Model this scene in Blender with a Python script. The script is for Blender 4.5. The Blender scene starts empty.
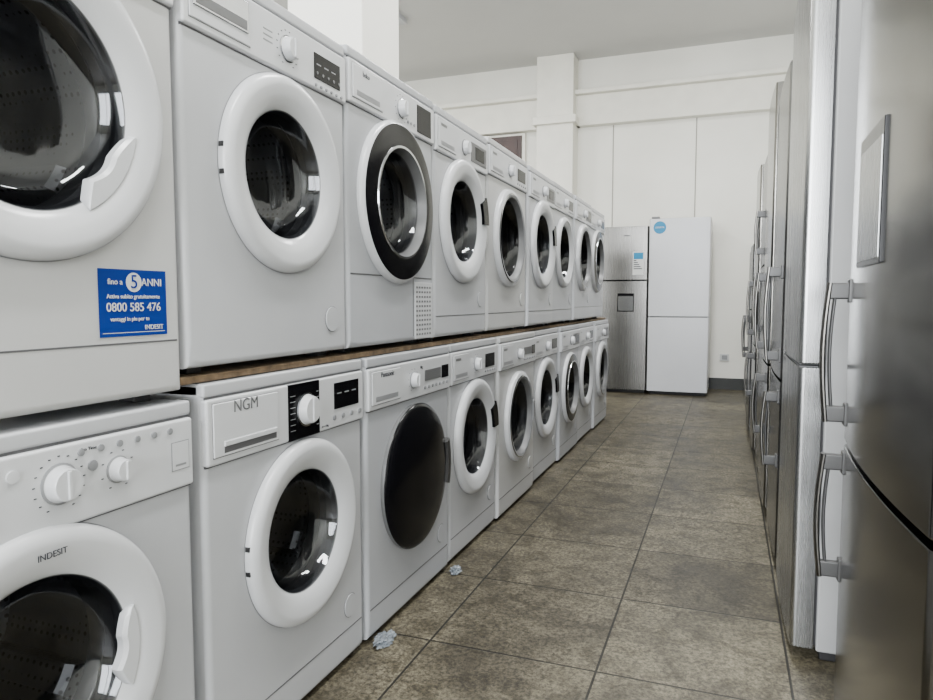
import bpy, bmesh, math, random
from math import sin, cos, pi, radians, tan
from mathutils import Vector, Matrix
random.seed(4)
scene = bpy.context.scene
COL = scene.collection

# ---------------------------------------------------------------- materials
def newmat(name):
    m = bpy.data.materials.new(name); m.use_nodes = True
    nt = m.node_tree
    return m, nt, nt.nodes['Principled BSDF']

def plain(name, col, rough=0.4, metal=0.0, noise=0.0, nscale=6.0, coat=0.0, bump=0.0, spec=0.5):
    m, nt, b = newmat(name)
    b.inputs['Base Color'].default_value = (*col, 1)
    b.inputs['Roughness'].default_value = rough
    b.inputs['Metallic'].default_value = metal
    b.inputs['Coat Weight'].default_value = coat
    b.inputs['Specular IOR Level'].default_value = spec
    tc = nt.nodes.new('ShaderNodeTexCoord')
    nz = nt.nodes.new('ShaderNodeTexNoise'); nz.inputs['Scale'].default_value = nscale
    nz.inputs['Detail'].default_value = 5
    nt.links.new(tc.outputs['Object'], nz.inputs['Vector'])
    if noise > 0:
        r = nt.nodes.new('ShaderNodeValToRGB')
        r.color_ramp.elements[0].position = 0.3; r.color_ramp.elements[1].position = 0.7
        r.color_ramp.elements[0].color = (*[c*(1-noise) for c in col], 1)
        r.color_ramp.elements[1].color = (*[min(1, c*(1+noise*0.4)) for c in col], 1)
        nt.links.new(nz.outputs['Fac'], r.inputs['Fac'])
        nt.links.new(r.outputs['Color'], b.inputs['Base Color'])
    if bump > 0:
        bp = nt.nodes.new('ShaderNodeBump'); bp.inputs['Strength'].default_value = bump
        bp.inputs['Distance'].default_value = 0.01
        nt.links.new(nz.outputs['Fac'], bp.inputs['Height'])
        nt.links.new(bp.outputs['Normal'], b.inputs['Normal'])
    return m

def brushed(name, col, rough=0.25, axis='z', amp=0.05):
    m, nt, b = newmat(name)
    b.inputs['Base Color'].default_value = (*col, 1)
    b.inputs['Metallic'].default_value = 1.0
    tc = nt.nodes.new('ShaderNodeTexCoord')
    mp = nt.nodes.new('ShaderNodeMapping')
    mp.inputs['Scale'].default_value = (90, 90, 0.8) if axis == 'z' else (60, 0.8, 60)
    nz = nt.nodes.new('ShaderNodeTexNoise'); nz.inputs['Scale'].default_value = 3
    nz.inputs['Detail'].default_value = 3
    nt.links.new(tc.outputs['Object'], mp.inputs['Vector'])
    nt.links.new(mp.outputs['Vector'], nz.inputs['Vector'])
    mr = nt.nodes.new('ShaderNodeMapRange')
    mr.inputs['To Min'].default_value = rough - amp*0.5; mr.inputs['To Max'].default_value = rough + amp
    nt.links.new(nz.outputs['Fac'], mr.inputs['Value'])
    nt.links.new(mr.outputs['Result'], b.inputs['Roughness'])
    n2 = nt.nodes.new('ShaderNodeTexNoise'); n2.inputs['Scale'].default_value = 2.2
    nt.links.new(tc.outputs['Object'], n2.inputs['Vector'])
    r = nt.nodes.new('ShaderNodeValToRGB')
    r.color_ramp.elements[0].position = 0.3; r.color_ramp.elements[1].position = 0.7
    r.color_ramp.elements[0].color = (*[c*0.78 for c in col], 1)
    r.color_ramp.elements[1].color = (*[min(1, c*1.1) for c in col], 1)
    nt.links.new(n2.outputs['Fac'], r.inputs['Fac'])
    nt.links.new(r.outputs['Color'], b.inputs['Base Color'])
    return m

def doorglass(name, tint):
    m, nt, b = newmat(name)
    out = nt.nodes['Material Output']
    tr = nt.nodes.new('ShaderNodeBsdfTransparent'); tr.inputs['Color'].default_value = (*tint, 1)
    gl = nt.nodes.new('ShaderNodeBsdfGlossy'); gl.inputs['Roughness'].default_value = 0.06
    gl.inputs['Color'].default_value = (0.9, 0.92, 0.95, 1)
    lw = nt.nodes.new('ShaderNodeLayerWeight'); lw.inputs['Blend'].default_value = 0.5
    pw = nt.nodes.new('ShaderNodeMath'); pw.operation = 'POWER'; pw.inputs[1].default_value = 5.0
    nt.links.new(lw.outputs['Facing'], pw.inputs[0])
    mr = nt.nodes.new('ShaderNodeMapRange'); mr.inputs['To Min'].default_value = 0.05; mr.inputs['To Max'].default_value = 0.45
    nt.links.new(pw.outputs[0], mr.inputs['Value'])
    mx = nt.nodes.new('ShaderNodeMixShader')
    nt.links.new(mr.outputs[0], mx.inputs[0])
    nt.links.new(tr.outputs[0], mx.inputs[1]); nt.links.new(gl.outputs[0], mx.inputs[2])
    nt.links.new(mx.outputs[0], out.inputs['Surface'])
    return m

M = {}
M['white']  = plain('white_enamel', (0.43, 0.44, 0.46), 0.27, noise=0.08, nscale=2.5)
M['white2'] = plain('white_enamel_warm', (0.45, 0.453, 0.455), 0.30, noise=0.08, nscale=2.5)
M['white3'] = plain('white_enamel_cool', (0.38, 0.392, 0.415), 0.27, noise=0.08, nscale=2.5)
M['plast']  = plain('white_plastic', (0.51, 0.52, 0.538), 0.24, noise=0.03)
M['grey']   = plain('grey_plastic', (0.10, 0.102, 0.105), 0.4)
M['lgrey']  = plain('light_grey_plastic', (0.20, 0.205, 0.215), 0.4)
M['dark']   = plain('dark_gap', (0.008, 0.008, 0.009), 0.6)
M['seam']   = plain('seam_shadow_grey', (0.075, 0.075, 0.08), 0.6)
M['black']  = plain('black_gloss_plastic', (0.003, 0.003, 0.004), 0.16, spec=0.15)
M['rubber'] = plain('rubber_gasket', (0.022, 0.022, 0.024), 0.55)
M['chrome'] = plain('chrome_trim', (0.50, 0.51, 0.53), 0.15, 1.0)
M['hand']   = plain('handle_metal', (0.15, 0.145, 0.135), 0.28, 1.0)
M['mount']  = plain('handle_mount_plastic', (0.035, 0.035, 0.035), 0.38)
M['blue']   = plain('blue_sticker', (0.002, 0.024, 0.19), 0.4, noise=0.1, spec=0.25)
M['cyan']   = plain('cyan_sticker', (0.003, 0.17, 0.34), 0.4, spec=0.25)
M['paper']  = plain('paper_label', (0.52, 0.53, 0.53), 0.6)
M['ink']    = plain('dark_ink', (0.018, 0.02, 0.03), 0.5)
M['glass']  = doorglass('door_glass', (0.40, 0.41, 0.43))
M['glassd'] = doorglass('door_glass_smoked', (0.14, 0.14, 0.15))
M['ssdark'] = brushed('stainless_steel_dark', (0.165, 0.160, 0.148), 0.17)
M['sslight']= brushed('stainless_steel_light', (0.36, 0.365, 0.365), 0.26)
M['ssmid']  = brushed('stainless_steel_mid', (0.15, 0.15, 0.148), 0.24)
M['ssfar']  = brushed('stainless_steel_far', (0.14, 0.137, 0.130), 0.26)
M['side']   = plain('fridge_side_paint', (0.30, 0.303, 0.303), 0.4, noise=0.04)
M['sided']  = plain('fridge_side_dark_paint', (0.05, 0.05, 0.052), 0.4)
M['fwhite'] = plain('fridge_white', (0.46, 0.47, 0.495), 0.3, noise=0.03)
M['wood']   = plain('chipboard', (0.15, 0.10, 0.055), 0.8, noise=0.5, nscale=40, bump=0.3)

m, nt, b = newmat('perforated_drum'); M['drum'] = m
b.inputs['Metallic'].default_value = 0.9; b.inputs['Roughness'].default_value = 0.32
tc = nt.nodes.new('ShaderNodeTexCoord'); vo = nt.nodes.new('ShaderNodeTexVoronoi')
vo.inputs['Scale'].default_value = 60; vo.inputs['Randomness'].default_value = 0.1
nt.links.new(tc.outputs['Object'], vo.inputs['Vector'])
cr = nt.nodes.new('ShaderNodeValToRGB')
cr.color_ramp.elements[0].position = 0.20; cr.color_ramp.elements[0].color = (0.06, 0.06, 0.06, 1)
cr.color_ramp.elements[1].position = 0.30; cr.color_ramp.elements[1].color = (0.36, 0.365, 0.385, 1)
nt.links.new(vo.outputs['Distance'], cr.inputs['Fac']); nt.links.new(cr.outputs['Color'], b.inputs['Base Color'])

def floor_mat():
    m, nt, b = newmat('terrazzo_tile_floor')
    N = nt.nodes.new; L = nt.links.new
    tc = N('ShaderNodeTexCoord'); mp = N('ShaderNodeMapping')
    mp.inputs['Location'].default_value = (0.316+5.0, 0.15+5.0, 0)
    L(tc.outputs['Object'], mp.inputs['Vector'])
    br = N('ShaderNodeTexBrick'); br.offset = 0.0; br.squash = 1.0
    br.inputs['Scale'].default_value = 1.0
    br.inputs['Brick Width'].default_value = 0.5; br.inputs['Row Height'].default_value = 0.5
    br.inputs['Mortar Size'].default_value = 0.004; br.inputs['Mortar Smooth'].default_value = 0.3
    br.inputs['Color1'].default_value = (0.108, 0.098, 0.073, 1)
    br.inputs['Color2'].default_value = (0.064, 0.057, 0.041, 1)
    br.inputs['Mortar'].default_value = (0.007, 0.006, 0.004, 1)
    L(mp.outputs['Vector'], br.inputs['Vector'])
    cur = br.outputs['Color']
    def mul(scale, detail, rough, p0, p1, c0, c1, dist=0.0):
        nonlocal cur
        n1 = N('ShaderNodeTexNoise'); n1.inputs['Scale'].default_value = scale; n1.inputs['Detail'].default_value = detail
        n1.inputs['Roughness'].default_value = rough; n1.inputs['Distortion'].default_value = dist
        L(tc.outputs['Object'], n1.inputs['Vector'])
        r1 = N('ShaderNodeValToRGB'); r1.color_ramp.elements[0].position = p0; r1.color_ramp.elements[1].position = p1
        r1.color_ramp.elements[0].color = (*c0, 1); r1.color_ramp.elements[1].color = (*c1, 1)
        L(n1.outputs['Fac'], r1.inputs['Fac'])
        mx = N('ShaderNodeMix'); mx.data_type = 'RGBA'; mx.blend_type = 'MULTIPLY'; mx.inputs[0].default_value = 1
        L(cur, mx.inputs[6]); L(r1.outputs['Color'], mx.inputs[7]); cur = mx.outputs[2]
        return n1
    n1 = mul(2.2, 9, 0.75, 0.38, 0.60, (0.42, 0.40, 0.36), (1.30, 1.30, 1.27), 0.8)
    mul(11, 8, 0.85, 0.41, 0.54, (0.50, 0.48, 0.43), (1.12, 1.12, 1.12), 0.5)
    mul(75, 3, 0.8, 0.38, 0.60, (0.42, 0.40, 0.36), (1.45, 1.43, 1.38))
    L(cur, b.inputs['Base Color'])
    b.inputs['Specular IOR Level'].default_value = 0.38
    rr = N('ShaderNodeMapRange'); rr.inputs['To Min'].default_value = 0.32; rr.inputs['To Max'].default_value = 0.62
    L(n1.outputs['Fac'], rr.inputs['Value']); L(rr.outputs['Result'], b.inputs['Roughness'])
    bp = N('ShaderNodeBump'); bp.inputs['Strength'].default_value = 0.4; bp.inputs['Distance'].default_value = 0.003
    iv = N('ShaderNodeMath'); iv.operation = 'SUBTRACT'; iv.inputs[0].default_value = 1
    L(br.outputs['Fac'], iv.inputs[1]); L(iv.outputs[0], bp.inputs['Height']); L(bp.outputs['Normal'], b.inputs['Normal'])
    return m
M['floor'] = floor_mat()
M['wall'] = plain('painted_wall', (0.77, 0.762, 0.705), 0.75, noise=0.07, nscale=1.5, bump=0.05)
M['ceil'] = plain('painted_ceiling', (0.60, 0.597, 0.585), 0.85, noise=0.04, nscale=1.2)
M['trim'] = plain('plaster_trim', (0.75, 0.735, 0.665), 0.7, noise=0.06)
M['panelgap'] = plain('panel_joint', (0.26, 0.25, 0.22), 0.7)
M['basebd'] = plain('dark_baseboard_paint', (0.018, 0.02, 0.018), 0.5, noise=0.3)
M['door'] = plain('brown_window_wood', (0.030, 0.009, 0.007), 0.5, noise=0.3, nscale=8)
M['bag'] = plain('thin_plastic_film', (0.20, 0.225, 0.25), 0.2, noise=0.6, nscale=30)

# ---------------------------------------------------------------- builder
class B:
    def __init__(s): s.v = []; s.f = []; s.m = []; s.mats = []
    def mi(s, k):
        if k not in s.mats: s.mats.append(k)
        return s.mats.index(k)
    def add(s, vs, fs, mat):
        o = len(s.v); s.v += [tuple(p) for p in vs]
        if isinstance(mat, str): mat = [mat]*len(fs)
        for f, k in zip(fs, mat):
            s.f.append([i+o for i in f]); s.m.append(s.mi(k))
    def box(s, x0, x1, y0, y1, z0, z1, mat, bev=0.0, seg=3, mtx=None):
        bm = bmesh.new(); bmesh.ops.create_cube(bm, size=1)
        for v in bm.verts:
            v.co = Vector(((x0+x1)/2+v.co.x*(x1-x0), (y0+y1)/2+v.co.y*(y1-y0), (z0+z1)/2+v.co.z*(z1-z0)))
        if bev > 0:
            bmesh.ops.bevel(bm, geom=bm.edges[:], offset=bev, segments=seg, affect='EDGES', profile=0.5)
        if mtx: bm.transform(mtx)
        bm.verts.index_update()
        s.add([v.co[:] for v in bm.verts], [[v.index for v in f.verts] for f in bm.faces], mat); bm.free()
    def lathe(s, prof, cy, cz, n=64, x=0.0, sy=1.0, sz=1.0):
        vs = []; rings = []
        for p in prof:
            r, d = p[0], p[1]
            if r < 1e-5:
                rings.append([len(vs)]); vs.append((x+d, cy, cz))
            else:
                rings.append(list(range(len(vs), len(vs)+n)))
                vs += [(x+d, cy+sy*r*cos(2*pi*i/n), cz+sz*r*sin(2*pi*i/n)) for i in range(n)]
        fs = []; ms = []
        for k in range(1, len(prof)):
            a, c = rings[k-1], rings[k]
            for i in range(n):
                j = (i+1) % n
                if len(a) == 1 and len(c) == 1: continue
                if len(c) == 1: fs.append([a[i], a[j], c[0]])
                elif len(a) == 1: fs.append([a[0], c[j], c[i]])
                else: fs.append([a[i], a[j], c[j], c[i]])
                ms.append(prof[k][2])
        s.add(vs, fs, ms)
    def arc(s, r0, r1, a0, a1, x0, x1, cy, cz, mat, n=12, rfun=None, ch=0.0):
        vs = []; fs = []
        for i in range(n+1):
            t = i/n; a = radians(a0+(a1-a0)*t)
            q0 = r0 if rfun is None else rfun(t)
            for (r, x) in ((q0, x0), (q0, x1-ch), (q0+ch, x1), (r1-ch, x1), (r1, x1-ch), (r1, x0)):
                vs.append((x, cy+r*cos(a), cz+r*sin(a)))
        for i in range(n):
            o = i*6
            for k in range(6):
                k2 = (k+1) % 6
                fs.append([o+k, o+k2, o+6+k2, o+6+k])
        fs.append([5, 4, 3, 2, 1, 0]); e = n*6; fs.append([e+k for k in range(6)])
        s.add(vs, fs, mat)
    def sweep(s, path, y, ry, rn, mat, n=14):
        vs = []; P = [Vector((p[0], 0, p[1])) for p in path]
        for i, p in enumerate(P):
            t = (P[min(i+1, len(P)-1)]-P[max(i-1, 0)]).normalized()
            nn = t.cross(Vector((0, 1, 0)))
            for k in range(n):
                a = 2*pi*k/n
                q = p+nn*(rn*cos(a)); vs.append((q.x, y+ry*sin(a), q.z))
        fs = []
        for i in range(len(P)-1):
            for k in range(n):
                k2 = (k+1) % n
                fs.append([i*n+k, i*n+k2, (i+1)*n+k2, (i+1)*n+k])
        fs.append(list(range(n))); fs.append([(len(P)-1)*n+k for k in range(n)][::-1])
        s.add(vs, fs, mat)
    def holeplate(s, hw, z0, z1, cy, cz, rh, depth, mat):
        angs = [2*pi*i/72 for i in range(72)]
        for (yy, zz) in ((hw, z1), (-hw, z1), (-hw, z0), (hw, z0)):
            angs.append(math.atan2(zz-cz, yy-cy) % (2*pi))
        angs = sorted(set(round(a, 6) for a in angs)); n = len(angs)
        def ray(a, ins):
            c, q = cos(a), sin(a); t = 1e9
            if c > 1e-6: t = min(t, (hw-ins-cy)/c)
            if c < -1e-6: t = min(t, (-hw+ins-cy)/c)
            if q > 1e-6: t = min(t, (z1-ins-cz)/q)
            if q < -1e-6: t = min(t, (z0+ins-cz)/q)
            return cy+t*c, cz+t*q
        vs = [(0, cy+rh*cos(a), cz+rh*sin(a)) for a in angs]
        for ins, x in ((0.014, 0), (0.0065, -0.0016), (0.0016, -0.0065), (0, -0.014), (0, -depth)):
            for a in angs:
                yy, zz = ray(a, ins); vs.append((x, yy, zz))
        fs = []
        for k in range(5):
            for i in range(n):
                j = (i+1) % n
                fs.append([k*n+i, (k+1)*n+i, (k+1)*n+j, k*n+j])
        fs.append([5*n+i for i in range(n)])
        s.add(vs, fs, mat)
    def cdoor(s, y0, y1, z0, z1, xb, xf, bulge, mat, r=0.012, e=0.004):
        ym = (y0+y1)/2; h = (y1-y0)/2; pts = [(xb, y0)]
        def fx(y): return xf+bulge*(1-((y-ym)/h)**2)
        for i in range(6):
            a = pi/2*i/5; pts.append((xf-r+r*sin(a), y0+r-r*cos(a)))
        for i in range(1, 16):
            y = y0+r+(y1-y0-2*r)*i/16; pts.append((fx(y)-fx(y0+r)+xf, y))
        for i in range(6):
            a = pi/2*i/5; pts.append((xf-r+r*cos(a), y1-r+r*sin(a)))
        pts.append((xb, y1))
        n = len(pts); vs = []
        for z, ins in ((z0, e), (z0+e*0.3, e*0.3), (z0+e, 0), (z1-e, 0), (z1-e*0.3, e*0.3), (z1, e)):
            for (x, y) in pts:
                vs.append((max(xb, x-ins), ym+(y-ym)*(1-ins/h), z))
        fs = []
        for k in range(5):
            for i in range(n):
                j = (i+1) % n; fs.append([k*n+i, k*n+j, (k+1)*n+j, (k+1)*n+i])
        fs.append(list(range(n))[::-1]); fs.append([5*n+i for i in range(n)])
        s.add(vs, fs, mat)
    def finish(s, name, loc=(0, 0, 0), rotz=0, parent=None):
        me = bpy.data.meshes.new(name); me.from_pydata(s.v, [], s.f)
        for k in s.mats: me.materials.append(M[k])
        me.polygons.foreach_set('material_index', s.m)
        me.polygons.foreach_set('use_smooth', [True]*len(s.f))
        bm = bmesh.new(); bm.from_mesh(me); bmesh.ops.recalc_face_normals(bm, faces=bm.faces); bm.to_mesh(me); bm.free()
        me.update(); me.set_sharp_from_angle(angle=radians(38))
        o = bpy.data.objects.new(name, me); COL.objects.link(o)
        o.location = loc; o.rotation_euler = (0, 0, rotz)
        if parent: o.parent = parent
        wn = o.modifiers.new('wn', 'WEIGHTED_NORMAL'); wn.keep_sharp = True
        return o

def text(parent, body, y, z, size, mat, x=0.010, name='label_text', align='CENTER', sx=1.0):
    c = bpy.data.curves.new(name, 'FONT'); c.body = body; c.size = size; c.extrude = 0.0004
    c.align_x = align; c.align_y = 'CENTER'; c.materials.append(M[mat])
    o = bpy.data.objects.new(name, c); COL.objects.link(o); o.parent = parent
    o.location = (x, y, z); o.rotation_euler = (pi/2, 0, pi/2); o.scale = (sx, 1, 1)
    return o

# ---------------------------------------------------------------- washing machine
def washer(y0, y1, z0, H=0.85, dx=0.0, name='washing_machine', style='white', ro=0.228, rg=0.15, cz=0.45, dy=0.0,
           body='white', panel='std', depth=0.54, kick=0.10, cap=True, grille=False, handle=None, hinge=False,
           ph=0.125, glass='glass', notch=None, texts=(), plab=True):
    b = B(); w = y1-y0; hw = w/2; fz = 0.015
    b.holeplate(hw, fz, H, dy, cz, rg+0.018, depth, body)
    for fy in (-hw+0.06, hw-0.06):
        for fx in (-0.06, -depth+0.06):
            b.box(fx-0.02, fx+0.02, fy-0.02, fy+0.02, 0.0, fz+0.002, 'dark', 0.003)
    zt = H-0.032; zp = zt-ph
    b.box(-depth, 0.004, -hw, hw, zt+0.004, H+0.0005, body, 0.006)
    b.box(-0.02, 0.0012, -hw+0.006, hw-0.006, zt-0.003, zt+0.006, 'seam')
    b.box(-0.03, 0.009, -hw+0.002, hw-0.002, zp, zt, 'plast', 0.006)
    b.box(-0.02, 0.0012, -hw+0.004, hw-0.004, zp-0.003, zp+0.002, 'seam')
    zc = (zt+zp)/2
    dw = w*0.30; d0 = -hw+0.018; px = 0.009
    if panel == 'ngm': dw = w*0.34
    b.box(0, px+0.0005, d0-0.0012, d0+dw+0.0012, zp+0.0148, zt-0.0088, 'seam')
    b.box(0, px+0.003, d0, d0+dw, zp+0.016, zt-0.010, 'plast', 0.0025)
    if panel == 'smeg':
        b.box(px, px+0.0055, d0+0.008, d0+dw-0.008, zp+0.040, zt-0.014, 'chrome', 0.002)
        b.box(px, px+0.0062, d0+0.014, d0+dw-0.014, zp+0.045, zp+0.066, 'grey', 0.001)
    elif panel == 'indesit':
        for k in range(5):
            b.box(px, px+0.0034, d0+0.015, d0+0.06-0.006*(k % 3), zt-0.025-k*0.018, zt-0.023-k*0.018, 'lgrey')
    elif panel == 'ngm':
        b.box(px, px+0.0034, d0+0.03, d0+dw-0.010, zp+0.022, zp+0.044, 'seam', 0.0008)
        b.box(px, px+0.006, d0+0.03, d0+dw-0.010, zp+0.036, zp+0.047, 'plast', 0.0015)
    else:
        b.box(px, px+0.0034, d0+0.02, d0+dw-0.02, zp+0.024, zp+0.040, 'lgrey', 0.001)
        if plab: b.box(px, px+0.0034, d0+0.02, d0+0.075, zt-0.034, zt-0.024, 'grey', 0)
    def knob(ky, kz, r, mat='plast', base='lgrey', n=32, L=0.022):
        b.lathe([(r*1.18, 0, base), (r*1.18, 0.002, base), (r*1.05, 0.003, base), (r, 0.004, mat), (r*0.93, L-0.003, mat), (r*0.86, L, mat), (0, L, mat)], ky, kz, n, px)
        b.box(px+L-0.002, px+L+0.003, ky-r*0.12, ky+r*0.12, kz-r*0.8, kz+r*0.8, mat, 0.0015)
    def ticks(ky, kz, r, k=12, sz=0.002):
        for i in range(k):
            a = radians(-60+300*i/(k-1))
            b.box(px, px+0.0008, ky+r*cos(a)-sz, ky+r*cos(a)+sz, kz+r*sin(a)-0.0009, kz+r*sin(a)+0.0009, 'ink')
    def buttons(ya, yb, z, k, r=0.005, mat='lgrey'):
        for i in range(k):
            b.lathe([(r, 0, mat), (r, 0.003, mat), (0, 0.004, mat)], ya+(yb-ya)*i/max(1, k-1), z, 12, px)
    if panel == 'std':
        knob(0.0, zc, 0.026); ticks(0, zc, 0.040, 10)
        b.box(0, px+0.002, hw*0.40, hw*0.84, zc-0.026, zc+0.032, 'black', 0.001)
        buttons(hw*0.40, hw*0.85, zc-0.042, 5)
    elif panel == 'smeg':
        zk = zc-0.006
        knob(0.035, zk+0.004, 0.026, base='chrome'); ticks(0.035, zk+0.004, 0.041, 14)
        b.box(0, px+0.002, hw*0.48, hw*0.88, zk-0.028, zk+0.034, 'black', 0.001)
        for k in range(3):
            b.box(px, px+0.0024, hw*0.51+k*0.034, hw*0.51+k*0.034+0.020, zk+0.006, zk+0.009, 'lgrey')
        buttons(hw*0.52, hw*0.86, zk-0.014, 5, 0.004, 'grey')
        buttons(hw*0.50, hw*0.9, zk-0.044, 6, 0.004)
        for q in (0.020, 0.008, -0.004):
            b.box(px, px+0.0004, -0.055, -0.022, zk+q, zk+q+0.003, 'lgrey')
    elif panel == 'dryer':
        knob(0.03, zc, 0.026, base='chrome'); ticks(0.03, zc, 0.042, 12)
        b.box(0, px+0.002, hw*0.50, hw*0.88, zc-0.045, zc+0.044, 'black', 0.001)
        buttons(hw*0.26, hw*0.42, zc-0.03, 3)
    elif panel == 'ngm':
        b.box(0, px+0.002, -0.045, 0.088, zp+0.001, zt-0.001, 'black', 0.001)
        knob(0.032, zc, 0.036, mat='plast', base='chrome')
        for k in range(7):
            b.box(px, px+0.0024, -0.038, -0.018, zc-0.045+k*0.014, zc-0.0435+k*0.014, 'lgrey')
            b.box(px, px+0.0024, 0.074, 0.084, zc-0.045+k*0.014, zc-0.0435+k*0.014, 'lgrey')
        b.box(0, px+0.002, hw*0.50, hw*0.90, zc-0.020, zc+0.050, 'black', 0.001)
        for k in range(3):
            b.box(px, px+0.0024, hw*0.54+k*0.038, hw*0.54+k*0.038+0.022, zc+0.020, zc+0.023, 'lgrey')
        buttons(hw*0.50, hw*0.92, zc-0.042, 4, 0.007, 'lgrey')
    elif panel == 'flat':
        knob(-0.01, zc, 0.024); ticks(-0.01, zc, 0.037, 10)
        b.box(0, px+0.002, hw*0.26, hw*0.70, zc-0.014, zc+0.024, 'grey', 0.001)
        buttons(hw*0.26, hw*0.88, zc-0.036, 7, 0.006, 'lgrey')
        b.box(0, px+0.002, hw*0.73, hw*0.93, zc-0.018, zc+0.028, 'black', 0.001)
    elif panel == 'dark':
        knob(0.0, zc, 0.026, base='grey')
        b.box(0, px+0.002, hw*0.25, hw*0.9, zc-0.038, zc+0.038, 'grey', 0.001)
        b.box(0, px+0.003, hw*0.42, hw*0.80, zc-0.024, zc+0.026, 'black', 0.001)
    elif panel == 'indesit':
        knob(0.006, zc+0.006, 0.028); knob(0.116, zc+0.004, 0.020)
        ticks(0.006, zc+0.006, 0.044, 15); ticks(0.116, zc+0.004, 0.033, 8)
        buttons(0.045, 0.235, zt-0.018, 6, 0.006, 'lgrey')
        buttons(0.066, 0.066, zc+0.022, 1, 0.009, 'lgrey')
        b.lathe([(0.010, 0, 'lgrey'), (0.010, 0.003, 'plast'), (0, 0.004, 'plast')], -0.070, zc+0.035, 16, px)
        b.box(0, px+0.0008, hw*0.80, hw*0.95, zc-0.030, zc+0.025, 'lgrey', 0.0)
        b.box(0, px+0.0014, hw*0.806, hw*0.944, zc-0.0285, zc+0.0235, 'plast', 0.0)
        b.box(px, px+0.0016, hw*0.83, hw*0.92, zc-0.022, zc-0.018, 'lgrey', 0.0)
    if kick:
        b.box(-0.004, 0.0008, -hw+0.012, hw-0.012, kick, kick+0.003, 'seam')
    if cap:
        cyy = hw-0.075; czz = kick+0.065 if kick else 0.10
        b.lathe([(0.034, 0.0006, 'seam'), (0.034, 0.0012, 'seam'), (0.0325, 0.0012, 'seam'), (0.0320, 0.003, body), (0, 0.0035, body)], cyy, czz, 32)
    if grille:
        b.box(-0.004, 0.0008, -hw+0.012, hw-0.012, 0.222, 0.226, 'seam')
        b.box(-0.004, 0.0008, hw-0.165, hw-0.162, 0.03, 0.222, 'seam')
        b.box(0, 0.003, hw-0.155, hw-0.012, 0.020, 0.210, 'plast', 0.002)
        for i in range(6):
            for j in range(11):
                yy = hw-0.146+i*0.0215; zz = 0.031+j*0.0158
                b.box(0.002, 0.0036, yy, yy+0.012, zz, zz+0.007, 'grey')
    dz = cz
    if style == 'white':
        p = [(ro+0.002, 0.0005, 'lgrey'), (ro+0.002, 0.001, 'lgrey'), (ro, 0.001, 'lgrey'), (ro, 0.008, 'plast'), (ro-0.002, 0.015, 'plast'), (ro-0.007, 0.021, 'plast'), (ro-0.016, 0.025, 'plast'), (ro-0.026, 0.026, 'plast'),  # grey outer rim: door seal, also paints contact shade around the ring
             (rg+0.034, 0.0225, 'plast'), (rg+0.018, 0.018, 'plast'), (rg+0.006, 0.010, 'plast'), (rg+0.001, 0.005, 'plast'), (rg-0.002, 0.001, 'grey'), (rg-0.006, -0.01, 'rubber')]
    elif style == 'blackchrome':
        p = [(ro, 0.0, 'plast'), (ro, 0.008, 'plast'), (ro-0.005, 0.017, 'plast'), (ro-0.012, 0.021, 'plast'), (ro-0.014, 0.021, 'black'), (ro-0.05, 0.026, 'black'), (rg+0.014, 0.026, 'black'),
             (rg+0.013, 0.029, 'chrome'), (rg+0.006, 0.029, 'chrome'), (rg, 0.014, 'grey'), (rg-0.004, 0.0, 'grey'), (rg-0.006, -0.01, 'rubber')]
    elif style == 'thin':
        p = [(ro, 0.0, 'plast'), (ro, 0.010, 'plast'), (ro-0.005, 0.019, 'plast'), (ro-0.018, 0.024, 'plast'), (ro-0.020, 0.024, 'lgrey'), (ro-0.026, 0.027, 'chrome'),
             (rg+0.006, 0.024, 'lgrey'), (rg, 0.012, 'grey'), (rg-0.004, 0.0, 'grey'), (rg-0.006, -0.01, 'rubber')]
    elif style == 'fulldark':
        p = [(ro, 0.0, 'lgrey'), (ro, 0.012, 'grey'), (ro-0.006, 0.020, 'black'), (ro-0.018, 0.026, 'black'), (ro-0.06, 0.034, 'black'), (ro-0.12, 0.039, 'black'), (ro-0.18, 0.042, 'black'), (0, 0.043, 'black')]
    b.lathe(p, dy, dz, 80)
    if style != 'fulldark':
        g = glass; q = rg-0.001
        b.lathe([(q, 0.004, g), (q*0.96, -0.010, g), (q*0.90, -0.035, g), (q*0.78, -0.055, g), (q*0.55, -0.066, g), (q*0.28, -0.070, g), (0, -0.071, g)], dy, dz, 64)
        rh = rg+0.018
        b.lathe([(rh, -0.0005, 'rubber'), (rh-0.006, -0.04, 'rubber'), (rh-0.018, -0.05, 'rubber'), (rh-0.010, -0.06, 'rubber'), (rh-0.020, -0.085, 'rubber'), (rh+0.0, -0.10, 'rubber'),
                 (0.225, -0.115, 'drum'), (0.232, -0.2, 'drum'), (0.232, -0.38, 'drum'), (0.15, -0.41, 'drum'), (0, -0.40, 'drum')], dy, dz, 48)
        for a in (80, 200, 320):
            b.arc(0.175, 0.231, a, a+16, -0.36, -0.13, dy, dz, 'drum', 6, ch=0.012)
    if hinge:
        for a in (173, 187):
            b.arc(ro-0.004, ro+0.002, a-1.3, a+1.3, 0.003, 0.013, dy, dz, 'dark', 3)
    if handle == 'dark':
        b.arc(rg+0.020, ro+0.001, 2, 30, 0.010, 0.030, dy, dz, 'black', 10, ch=0.003)
    elif handle == 'rightdark':
        b.arc(ro-0.030, ro+0.004, -20, 20, 0.010, 0.036, dy, dz, 'mount', 12, ch=0.004)
    elif handle == 'grey':
        b.arc(rg+0.012, ro+0.001, -14, 14, 0.012, 0.030, dy, dz, 'lgrey', 10, ch=0.003)
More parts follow.
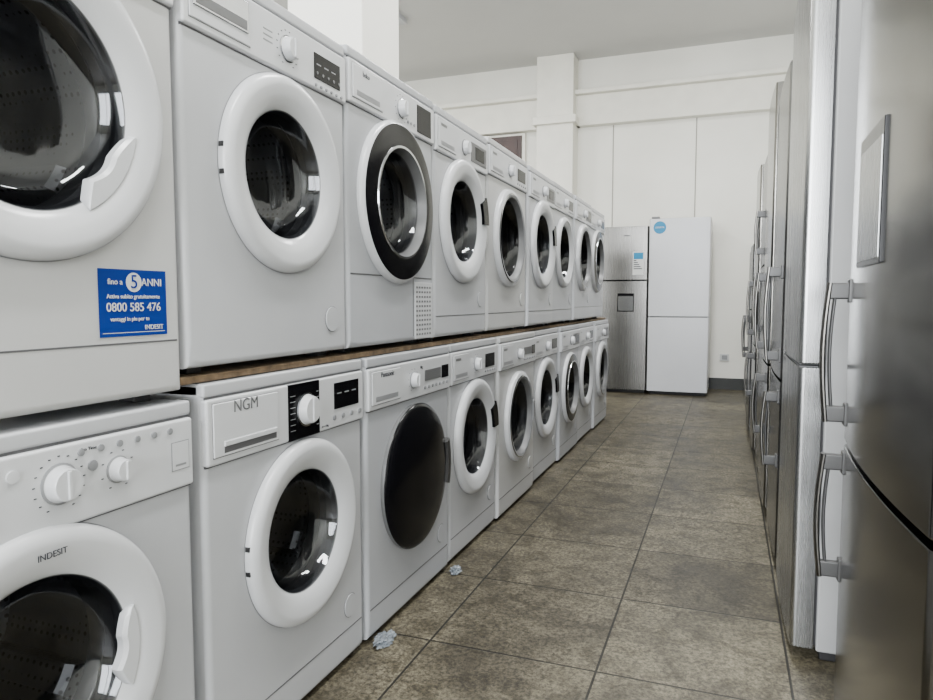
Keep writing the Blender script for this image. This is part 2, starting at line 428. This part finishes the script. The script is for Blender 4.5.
    if notch:
        a0, a1, am = notch
        b.arc(rg-0.05, rg+0.018, a0, a1, 0.000, 0.0195, dy, dz, 'plast', 30, ch=0.006,
              rfun=lambda t: rg+0.004-am*min(1, 5*t, 3.0*(1-t))**0.9*(0.8+0.2*cos(t*6)))
    o = b.finish(name, (-0.98+dx, (y0+y1)/2, z0))
    for (body_t, ty, tz, sz, mt, tx) in texts:
        text(o, body_t, ty, tz, sz, mt, tx)
    return o

G = 0.877
HL = 0.858
# ---- lower row
L0 = washer(0.465, 1.06, 0, H=0.832, cz=0.432, dy=-0.040, ro=0.248, rg=0.168, panel='indesit', ph=0.132, cap=False, kick=0.08, notch=(-26, 20, 0.036),
       texts=(('INDESIT', -0.025, 0.640, 0.014, 'ink', 0.0275), ('Eco Time', 0.060, 0.785, 0.008, 'ink', 0.0095), ('i', -0.025, 0.658, 0.014, 'ink', 0.024),
              ('Prewash', -0.235, 0.745, 0.008, 'ink', 0.0125), ('Special 30', -0.235, 0.70, 0.008, 'ink', 0.0125)))
washer(1.095, 1.735, 0, H=HL, cz=0.452, dy=0.027, ro=0.230, rg=0.152, panel='ngm', ph=0.138, hinge=True,
       texts=(('NGM', -0.20, 0.802, 0.036, 'grey', 0.0125), ('A+++ 8kg', 0.115, 0.70, 0.008, 'ink', 0.0095)))
washer(1.755, 2.385, 0, H=HL, cz=0.44, dy=0.012, ro=0.243, rg=0.16, style='fulldark', panel='flat', handle='rightdark', dx=0.005, plab=False, body='white3',
       texts=(('Panasonic', -0.20, 0.803, 0.022, 'ink', 0.0125), ('8kg', 0.055, 0.80, 0.014, 'ink', 0.0095)))
washer(2.41, 2.965, 0, H=HL, cz=0.46, ro=0.240, rg=0.158, panel='std', handle='dark', dx=0.0)
washer(2.985, 3.60, 0, H=HL, cz=0.45, ro=0.225, rg=0.182, style='thin', panel='flat', handle='grey', dx=0.01, body='white2')
washer(3.62, 4.20, 0, H=HL, cz=0.46, ro=0.235, rg=0.16, panel='std', dx=-0.005, handle='dark')
washer(4.22, 4.79, 0, H=HL, cz=0.45, ro=0.235, rg=0.165, style='blackchrome', panel='dark', dx=0.01, glass='glassd', body='white3')
washer(4.81, 5.38, 0, H=HL, cz=0.46, ro=0.225, rg=0.155, panel='std', dx=0.0, glass='glassd')
washer(5.40, 6.00, 0, H=HL, cz=0.46, ro=0.230, rg=0.165, style='thin', panel='dark', dx=0.015, glass='glassd')
# ---- upper row
U0 = washer(0.45, 1.045, 0.838, H=0.90, cz=0.500, ro=0.252, rg=0.176, panel='std', ph=0.14, kick=0.112, cap=False, notch=(-62, -10, 0.036), body='white2')
washer(1.06, 1.66, G, H=0.825, cz=0.440, dy=0.025, ro=0.226, rg=0.146, panel='smeg', ph=0.120, kick=0, hinge=True, texts=(('smeg', -0.21, 0.772, 0.013, 'ink', 0.0150),))
washer(1.672, 2.255, G, H=0.838, cz=0.452, dy=0.010, ro=0.250, rg=0.160, style='blackchrome', panel='dryer', ph=0.118, name='tumble_dryer', grille=True, kick=0, cap=False, plab=False, body='white3',
       texts=(('beko', -0.20, 0.778, 0.02, 'ink', 0.0125),))
washer(2.27, 2.83, G, H=0.835, cz=0.455, ro=0.238, rg=0.155, panel='dark', handle='dark', kick=0.09)
washer(2.85, 3.455, G, cz=0.44, ro=0.228, rg=0.184, style='thin', panel='std', kick=0.09, glass='glassd', body='white2')
washer(3.475, 4.02, G, H=0.84, cz=0.455, ro=0.24, rg=0.16, panel='dark', handle='dark', dx=0.01, kick=0.09)
washer(4.04, 4.60, G, cz=0.45, ro=0.22, rg=0.16, panel='std', dx=0.0, kick=0.09, glass='glassd', body='white3')
washer(4.62, 5.18, G, cz=0.45, ro=0.235, rg=0.18, style='thin', panel='dark', dx=0.01, glass='glassd')
washer(5.20, 5.83, G, cz=0.455, ro=0.245, rg=0.17, style='blackchrome', panel='std', dx=0.0, glass='glassd')

def sticker(parent, y0, y1, z0, z1, x=0.001):
    b = B(); b.box(x, x+0.0006, y0, y1, z0, z1, 'blue', 0)
    b.box(x+0.0006, x+0.0009, y0+0.006, y1-0.006, z0+0.006, z0+0.007, 'paper')
    b.lathe([(0.017, 0, 'paper'), (0.017, 0.0006, 'paper'), (0, 0.0006, 'paper')], (y0+y1)/2+0.000, z1-0.022, 24, x+0.0004)
    b.finish('warranty_sticker', parent=parent)
    ym = (y0+y1)/2
    text(parent, '5', ym, z1-0.022, 0.034, 'blue', x+0.0016)
    text(parent, 'ANNI', ym+0.040, z1-0.022, 0.019, 'paper', x+0.001)
    text(parent, 'fino a', ym-0.040, z1-0.022, 0.014, 'paper', x+0.001)
    text(parent, 'Attiva subito gratuitamente', ym, z1-0.047, 0.0105, 'paper', x+0.001)
    text(parent, '0800 585 476', ym, z1-0.066, 0.0215, 'paper', x+0.001)
    text(parent, 'vantaggi in piu per te', ym-0.01, z1-0.086, 0.010, 'paper', x+0.001)
    text(parent, 'INDESIT', ym+0.043, z0+0.014, 0.012, 'paper', x+0.001)
sticker(U0, 0.112, 0.260, 0.126, 0.242)

b = B(); b.box(-1.54, -0.990, 1.05, 6.05, 0.8610, 0.8755, 'wood', 0.002); b.finish('chipboard_shelf_board')

# ---------------------------------------------------------------- refrigerators
def fridge(loc, rotz, w=0.6, d=0.65, h=1.9, doors=((0.05, 0.70), (0.71, 1.89)), mf='ssmid', ms='side', bulge=0.006, handles=(), disp=None, grip=False, r=0.012, name='refrigerator', hm='hand', hoff=0.048, hfill='sslight'):
    b = B(); hw = w/2
    b.box(-d, -0.068, -hw, hw, 0.03, h, ms, 0.006)
    b.box(-d+0.03, -0.08, -hw+0.02, hw-0.02, 0.0, 0.04, 'dark', 0.003)
    for (z0, z1) in doors:
        b.box(-0.070, -0.058, -hw+0.012, hw-0.012, z0+0.01, z1-0.01, 'rubber')
        b.cdoor(-hw, hw, z0, z1, -0.060, 0.0, bulge, mf, r)
        if grip:
            b.box(-0.05, -0.004, -hw+0.02, hw-0.02, z0-0.003 if z0 > 0.3 else z1-0.004, (z0+0.001) if z0 > 0.3 else z1+0.003, 'grey')
    b.box(-0.12, -0.01, -hw+0.02, -hw+0.10, h, h+0.018, 'grey', 0.004)
    for (hy, z0, z1) in handles:
        off = hoff
        path = [(off+0.010*sin(pi*i/12), z0+(z1-z0)*i/12) for i in range(13)]
        b.sweep(path, hy, 0.014, 0.006, hm)
        b.sweep([(p[0]-0.014, p[1]) for p in path[1:-1]], hy, 0.008, 0.004, 'mount')
        for zz in (z0+0.018, z1-0.018):
            b.box(-0.006, off+0.002, hy-0.009, hy+0.009, zz-0.018, zz+0.018, 'mount', 0.004)
            b.box(-0.004, 0.008, hy-0.014, hy+0.014, zz-0.026, zz+0.026, 'mount', 0.003)
    if disp:
        dy0, dy1, dz0, dz1 = disp
        b.box(-0.02, bulge+0.003, dy0, dy1, dz0, dz1, 'black', 0.002)
        b.box(0, bulge+0.0045, dy0+0.010, dy1-0.010, dz0+0.010, dz1-0.030, hfill, 0.001)
    return b.finish(name, loc, rotz)

PI = pi
def R(yc, x, **k): return fridge((x, yc, 0), PI, **k)
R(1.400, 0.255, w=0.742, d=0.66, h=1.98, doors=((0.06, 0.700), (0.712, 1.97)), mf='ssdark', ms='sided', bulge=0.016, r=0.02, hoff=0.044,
  handles=((-0.325, 0.755, 1.065), (-0.325, 0.40, 0.682)), disp=(-0.16, 0.06, 1.09, 1.335))
R(2.42, 0.190, w=0.60, d=0.65, h=2.00, doors=((0.035, 0.840), (0.850, 1.99)), mf='sslight', ms='side', bulge=0.006, r=0.016, grip=True)
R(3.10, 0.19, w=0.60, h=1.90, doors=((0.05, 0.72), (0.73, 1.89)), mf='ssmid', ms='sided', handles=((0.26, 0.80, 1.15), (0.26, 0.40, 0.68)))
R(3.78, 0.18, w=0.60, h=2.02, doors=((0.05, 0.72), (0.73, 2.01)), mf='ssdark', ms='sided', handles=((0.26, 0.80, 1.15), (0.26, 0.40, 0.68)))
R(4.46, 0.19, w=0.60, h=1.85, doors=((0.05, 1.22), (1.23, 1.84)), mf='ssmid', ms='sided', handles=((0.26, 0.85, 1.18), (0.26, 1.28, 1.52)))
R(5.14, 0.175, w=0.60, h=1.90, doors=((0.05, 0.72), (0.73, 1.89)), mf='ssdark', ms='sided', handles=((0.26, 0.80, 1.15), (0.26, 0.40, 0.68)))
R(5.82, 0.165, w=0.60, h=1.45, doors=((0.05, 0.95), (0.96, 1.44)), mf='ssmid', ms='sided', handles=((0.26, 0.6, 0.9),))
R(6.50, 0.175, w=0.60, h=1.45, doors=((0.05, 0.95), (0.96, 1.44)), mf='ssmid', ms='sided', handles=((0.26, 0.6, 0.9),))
W = fridge((-0.495, 7.70, 0), -pi/2, w=0.625, d=0.62, h=1.90, doors=((0.04, 0.840), (0.852, 1.895)), mf='fwhite', ms='fwhite', bulge=0.003, grip=True)
S = fridge((-1.180, 7.72, 0), -pi/2, w=0.72, d=0.62, h=1.83, doors=((0.04, 1.235), (1.247, 1.825)), mf='ssfar', ms='sided', bulge=0.008,
           disp=(0.04, 0.22, 0.90, 1.10), hfill='ssmid')
b = B(); b.lathe([(0.066, 0, 'cyan'), (0.066, 0.001, 'cyan'), (0, 0.001, 'cyan')], -0.205, 1.80, 32, 0.0045); b.finish('round_sticker', parent=W)
text(W, 'OFERTA', -0.205, 1.80, 0.026, 'paper', 0.007)
b = B()
b.box(0.006, 0.0095, 0.20, 0.32, 1.30, 1.55, 'paper'); b.box(0.0095, 0.0100, 0.21, 0.31, 1.47, 1.54, 'cyan')
for k in range(5): b.box(0.0095, 0.0100, 0.21, 0.24+0.015*k, 1.45-k*0.022, 1.46-k*0.022, 'ink')
b.box(0.0, 0.016, -0.34, 0.34, 1.236, 1.248, 'black')
b.box(0.006, 0.0095, 0.10, 0.17, 1.72, 1.73, 'ink')
b.finish('energy_label', parent=S)

# ---------------------------------------------------------------- room
X0, X1, Y0, Y1, ZC = -4.7, 0.98, -4.0, 8.45, 3.90
def rbox(name, x0, x1, y0, y1, z0, z1, mat, bev=0.0):
    b = B(); b.box(x0, x1, y0, y1, z0, z1, mat, bev); return b.finish(name)
rbox('floor', X0, X1, Y0, Y1, -0.1, 0, 'floor')
rbox('ceiling', X0-0.2, X1+0.2, Y0-0.2, Y1+0.2, ZC, ZC+0.1, 'ceil')
rbox('wall_right', X1, X1+0.15, Y0-0.15, Y1+0.15, 0, ZC, 'wall')
rbox('wall_left', X0-0.15, X0, Y0-0.15, Y1+0.15, 0, ZC, 'wall')
rbox('wall_back', X0, X1, Y1, Y1+0.15, 0, ZC, 'wall')
b = B()
b.box(X0, X1, Y0-0.15, Y0, 0, 0.5, 'wall'); b.box(X0, X1, Y0-0.15, Y0, 3.2, ZC, 'wall')
for (a, c) in ((X0, X0+0.3), (-1.95, -1.65), (X1-0.3, X1)):
    b.box(a, c, Y0-0.15, Y0, 0.5, 3.2, 'wall')
b.finish('wall_front')
for i, (a, c) in enumerate(((X0+0.3, -1.95), (-1.65, X1-0.3))):
    b = B(); y0, y1 = Y0-0.10, Y0-0.04
    b.box(a, c, y0, y1, 0.5, 0.56, 'grey'); b.box(a, c, y0, y1, 3.14, 3.2, 'grey')
    n = 3
    for k in range(n+1):
        xx = a+(c-a-0.05)*k/n; b.box(xx, xx+0.05, y0, y1, 0.56, 3.14, 'grey')
    b.finish('window_%d' % (i+1))
rbox('column', -2.19, -1.75, 3.15, 3.57, 0, ZC, 'wall', 0.008)
b = B(); b.box(-2.19, -1.75, 8.16, Y1, 0, ZC-0.001, 'trim', 0.006)
b.box(-2.23, -1.71, 8.11, Y1, 3.10, 3.19, 'trim', 0.008)
b.finish('column')
b = B(); b.box(X0, X1, 8.33, Y1, 3.10, 3.45, 'trim', 0.004); b.box(X0, X1, 8.25, Y1, 3.45, 3.50, 'trim', 0.006); b.finish('trim_1')
rbox('baseboard_back', X0, X1, Y1-0.015, Y1, 0, 0.13, 'basebd')
rbox('baseboard_right', X1-0.015, X1, Y0, Y1-0.02, 0, 0.13, 'basebd')
b = B()
for xx in (-1.33, -0.39, 0.55):
    b.box(xx, xx+0.012, Y1-0.004, Y1, 0.13, 3.10, 'panelgap')
b.finish('trim_2')
b = B(); b.box(-3.02, -2.40, Y1-0.05, Y1-0.001, 2.0, 3.09, 'trim'); b.box(-2.98, -2.44, Y1-0.07, Y1-0.03, 2.05, 3.06, 'door', 0.004)
for (a, c) in ((-2.93, -2.74), (-2.68, -2.49)):
    b.box(a, c, Y1-0.076, Y1-0.06, 2.1, 3.01, 'door', 0.003)
b.finish('window_3')
b = B(); b.box(-0.07, 0.03, Y1-0.02, Y1, 0.33, 0.41, 'paper', 0.004); b.box(-0.05, 0.01, Y1-0.024, Y1-0.01, 0.345, 0.395, 'lgrey', 0.004); b.finish('wall_socket')

def lump(loc, s):
    bm = bmesh.new(); bmesh.ops.create_icosphere(bm, subdivisions=4, radius=1)
    from mathutils import noise
    for v in bm.verts:
        n = noise.noise(v.co*2.2+Vector(loc)*9)*0.55+noise.noise(v.co*5.5)*0.25
        v.co = v.co*(0.85+n); v.co.z = max(v.co.z*0.7, -0.45)
        v.co = Vector((v.co.x*s[0], v.co.y*s[1], (v.co.z+0.45)*s[2]))
    me = bpy.data.meshes.new('crumpled_plastic_bag'); bm.to_mesh(me); bm.free(); me.materials.append(M['bag'])
    o = bpy.data.objects.new('crumpled_plastic_bag', me); COL.objects.link(o); o.location = loc
lump((-0.935, 2.36, 0), (0.022, 0.030, 0.022))
lump((-0.94, 1.79, 0), (0.028, 0.05, 0.022))

# ---------------------------------------------------------------- lights
def area(name, loc, rot, sx, sy, power, col, parent=None):
    l = bpy.data.lights.new(name, 'AREA'); l.shape = 'RECTANGLE'; l.size = sx; l.size_y = sy; l.energy = power; l.color = col
    o = bpy.data.objects.new(name, l); COL.objects.link(o); o.location = loc; o.rotation_euler = rot
    if parent: o.parent = parent
    return o
for i, xc in enumerate((-3.17, -0.48)):
    area('window_daylight', (xc, Y0-0.25, 1.9), (radians(90), 0, 0), 2.5, 2.6, 600, (0.94, 0.97, 1.0))
for (x, y) in ((-0.25, 0.3), (-0.25, 3.0), (-0.25, 5.6), (-3.3, 2.5), (-3.3, 6.0)):  # unseen ceiling lamps, added because window light reaches the machine fronts weakly
    b = B(); b.box(-0.15, 0.15, -0.62, 0.62, -0.05, 0.0, 'fwhite', 0.006)
    o = b.finish('added_light_fixture', (x, y, ZC))
    area('added_fill_light', (0, 0, -0.055), (0, 0, 0), 0.26, 1.2, 92, (0.99, 0.99, 0.97), o)

w = bpy.data.worlds.new('World'); scene.world = w; w.use_nodes = True
w.node_tree.nodes['Background'].inputs[0].default_value = (0.85, 0.92, 1, 1)
w.node_tree.nodes['Background'].inputs[1].default_value = 2.0

cam = bpy.data.cameras.new('Camera'); co = bpy.data.objects.new('Camera', cam); COL.objects.link(co)
cam.sensor_width = 36; cam.lens = 690/933*36; cam.clip_start = 0.02
co.location = (0, 0, 1.027)
co.rotation_euler = (radians(90-4.14), 0, radians(20.7))
scene.camera = co
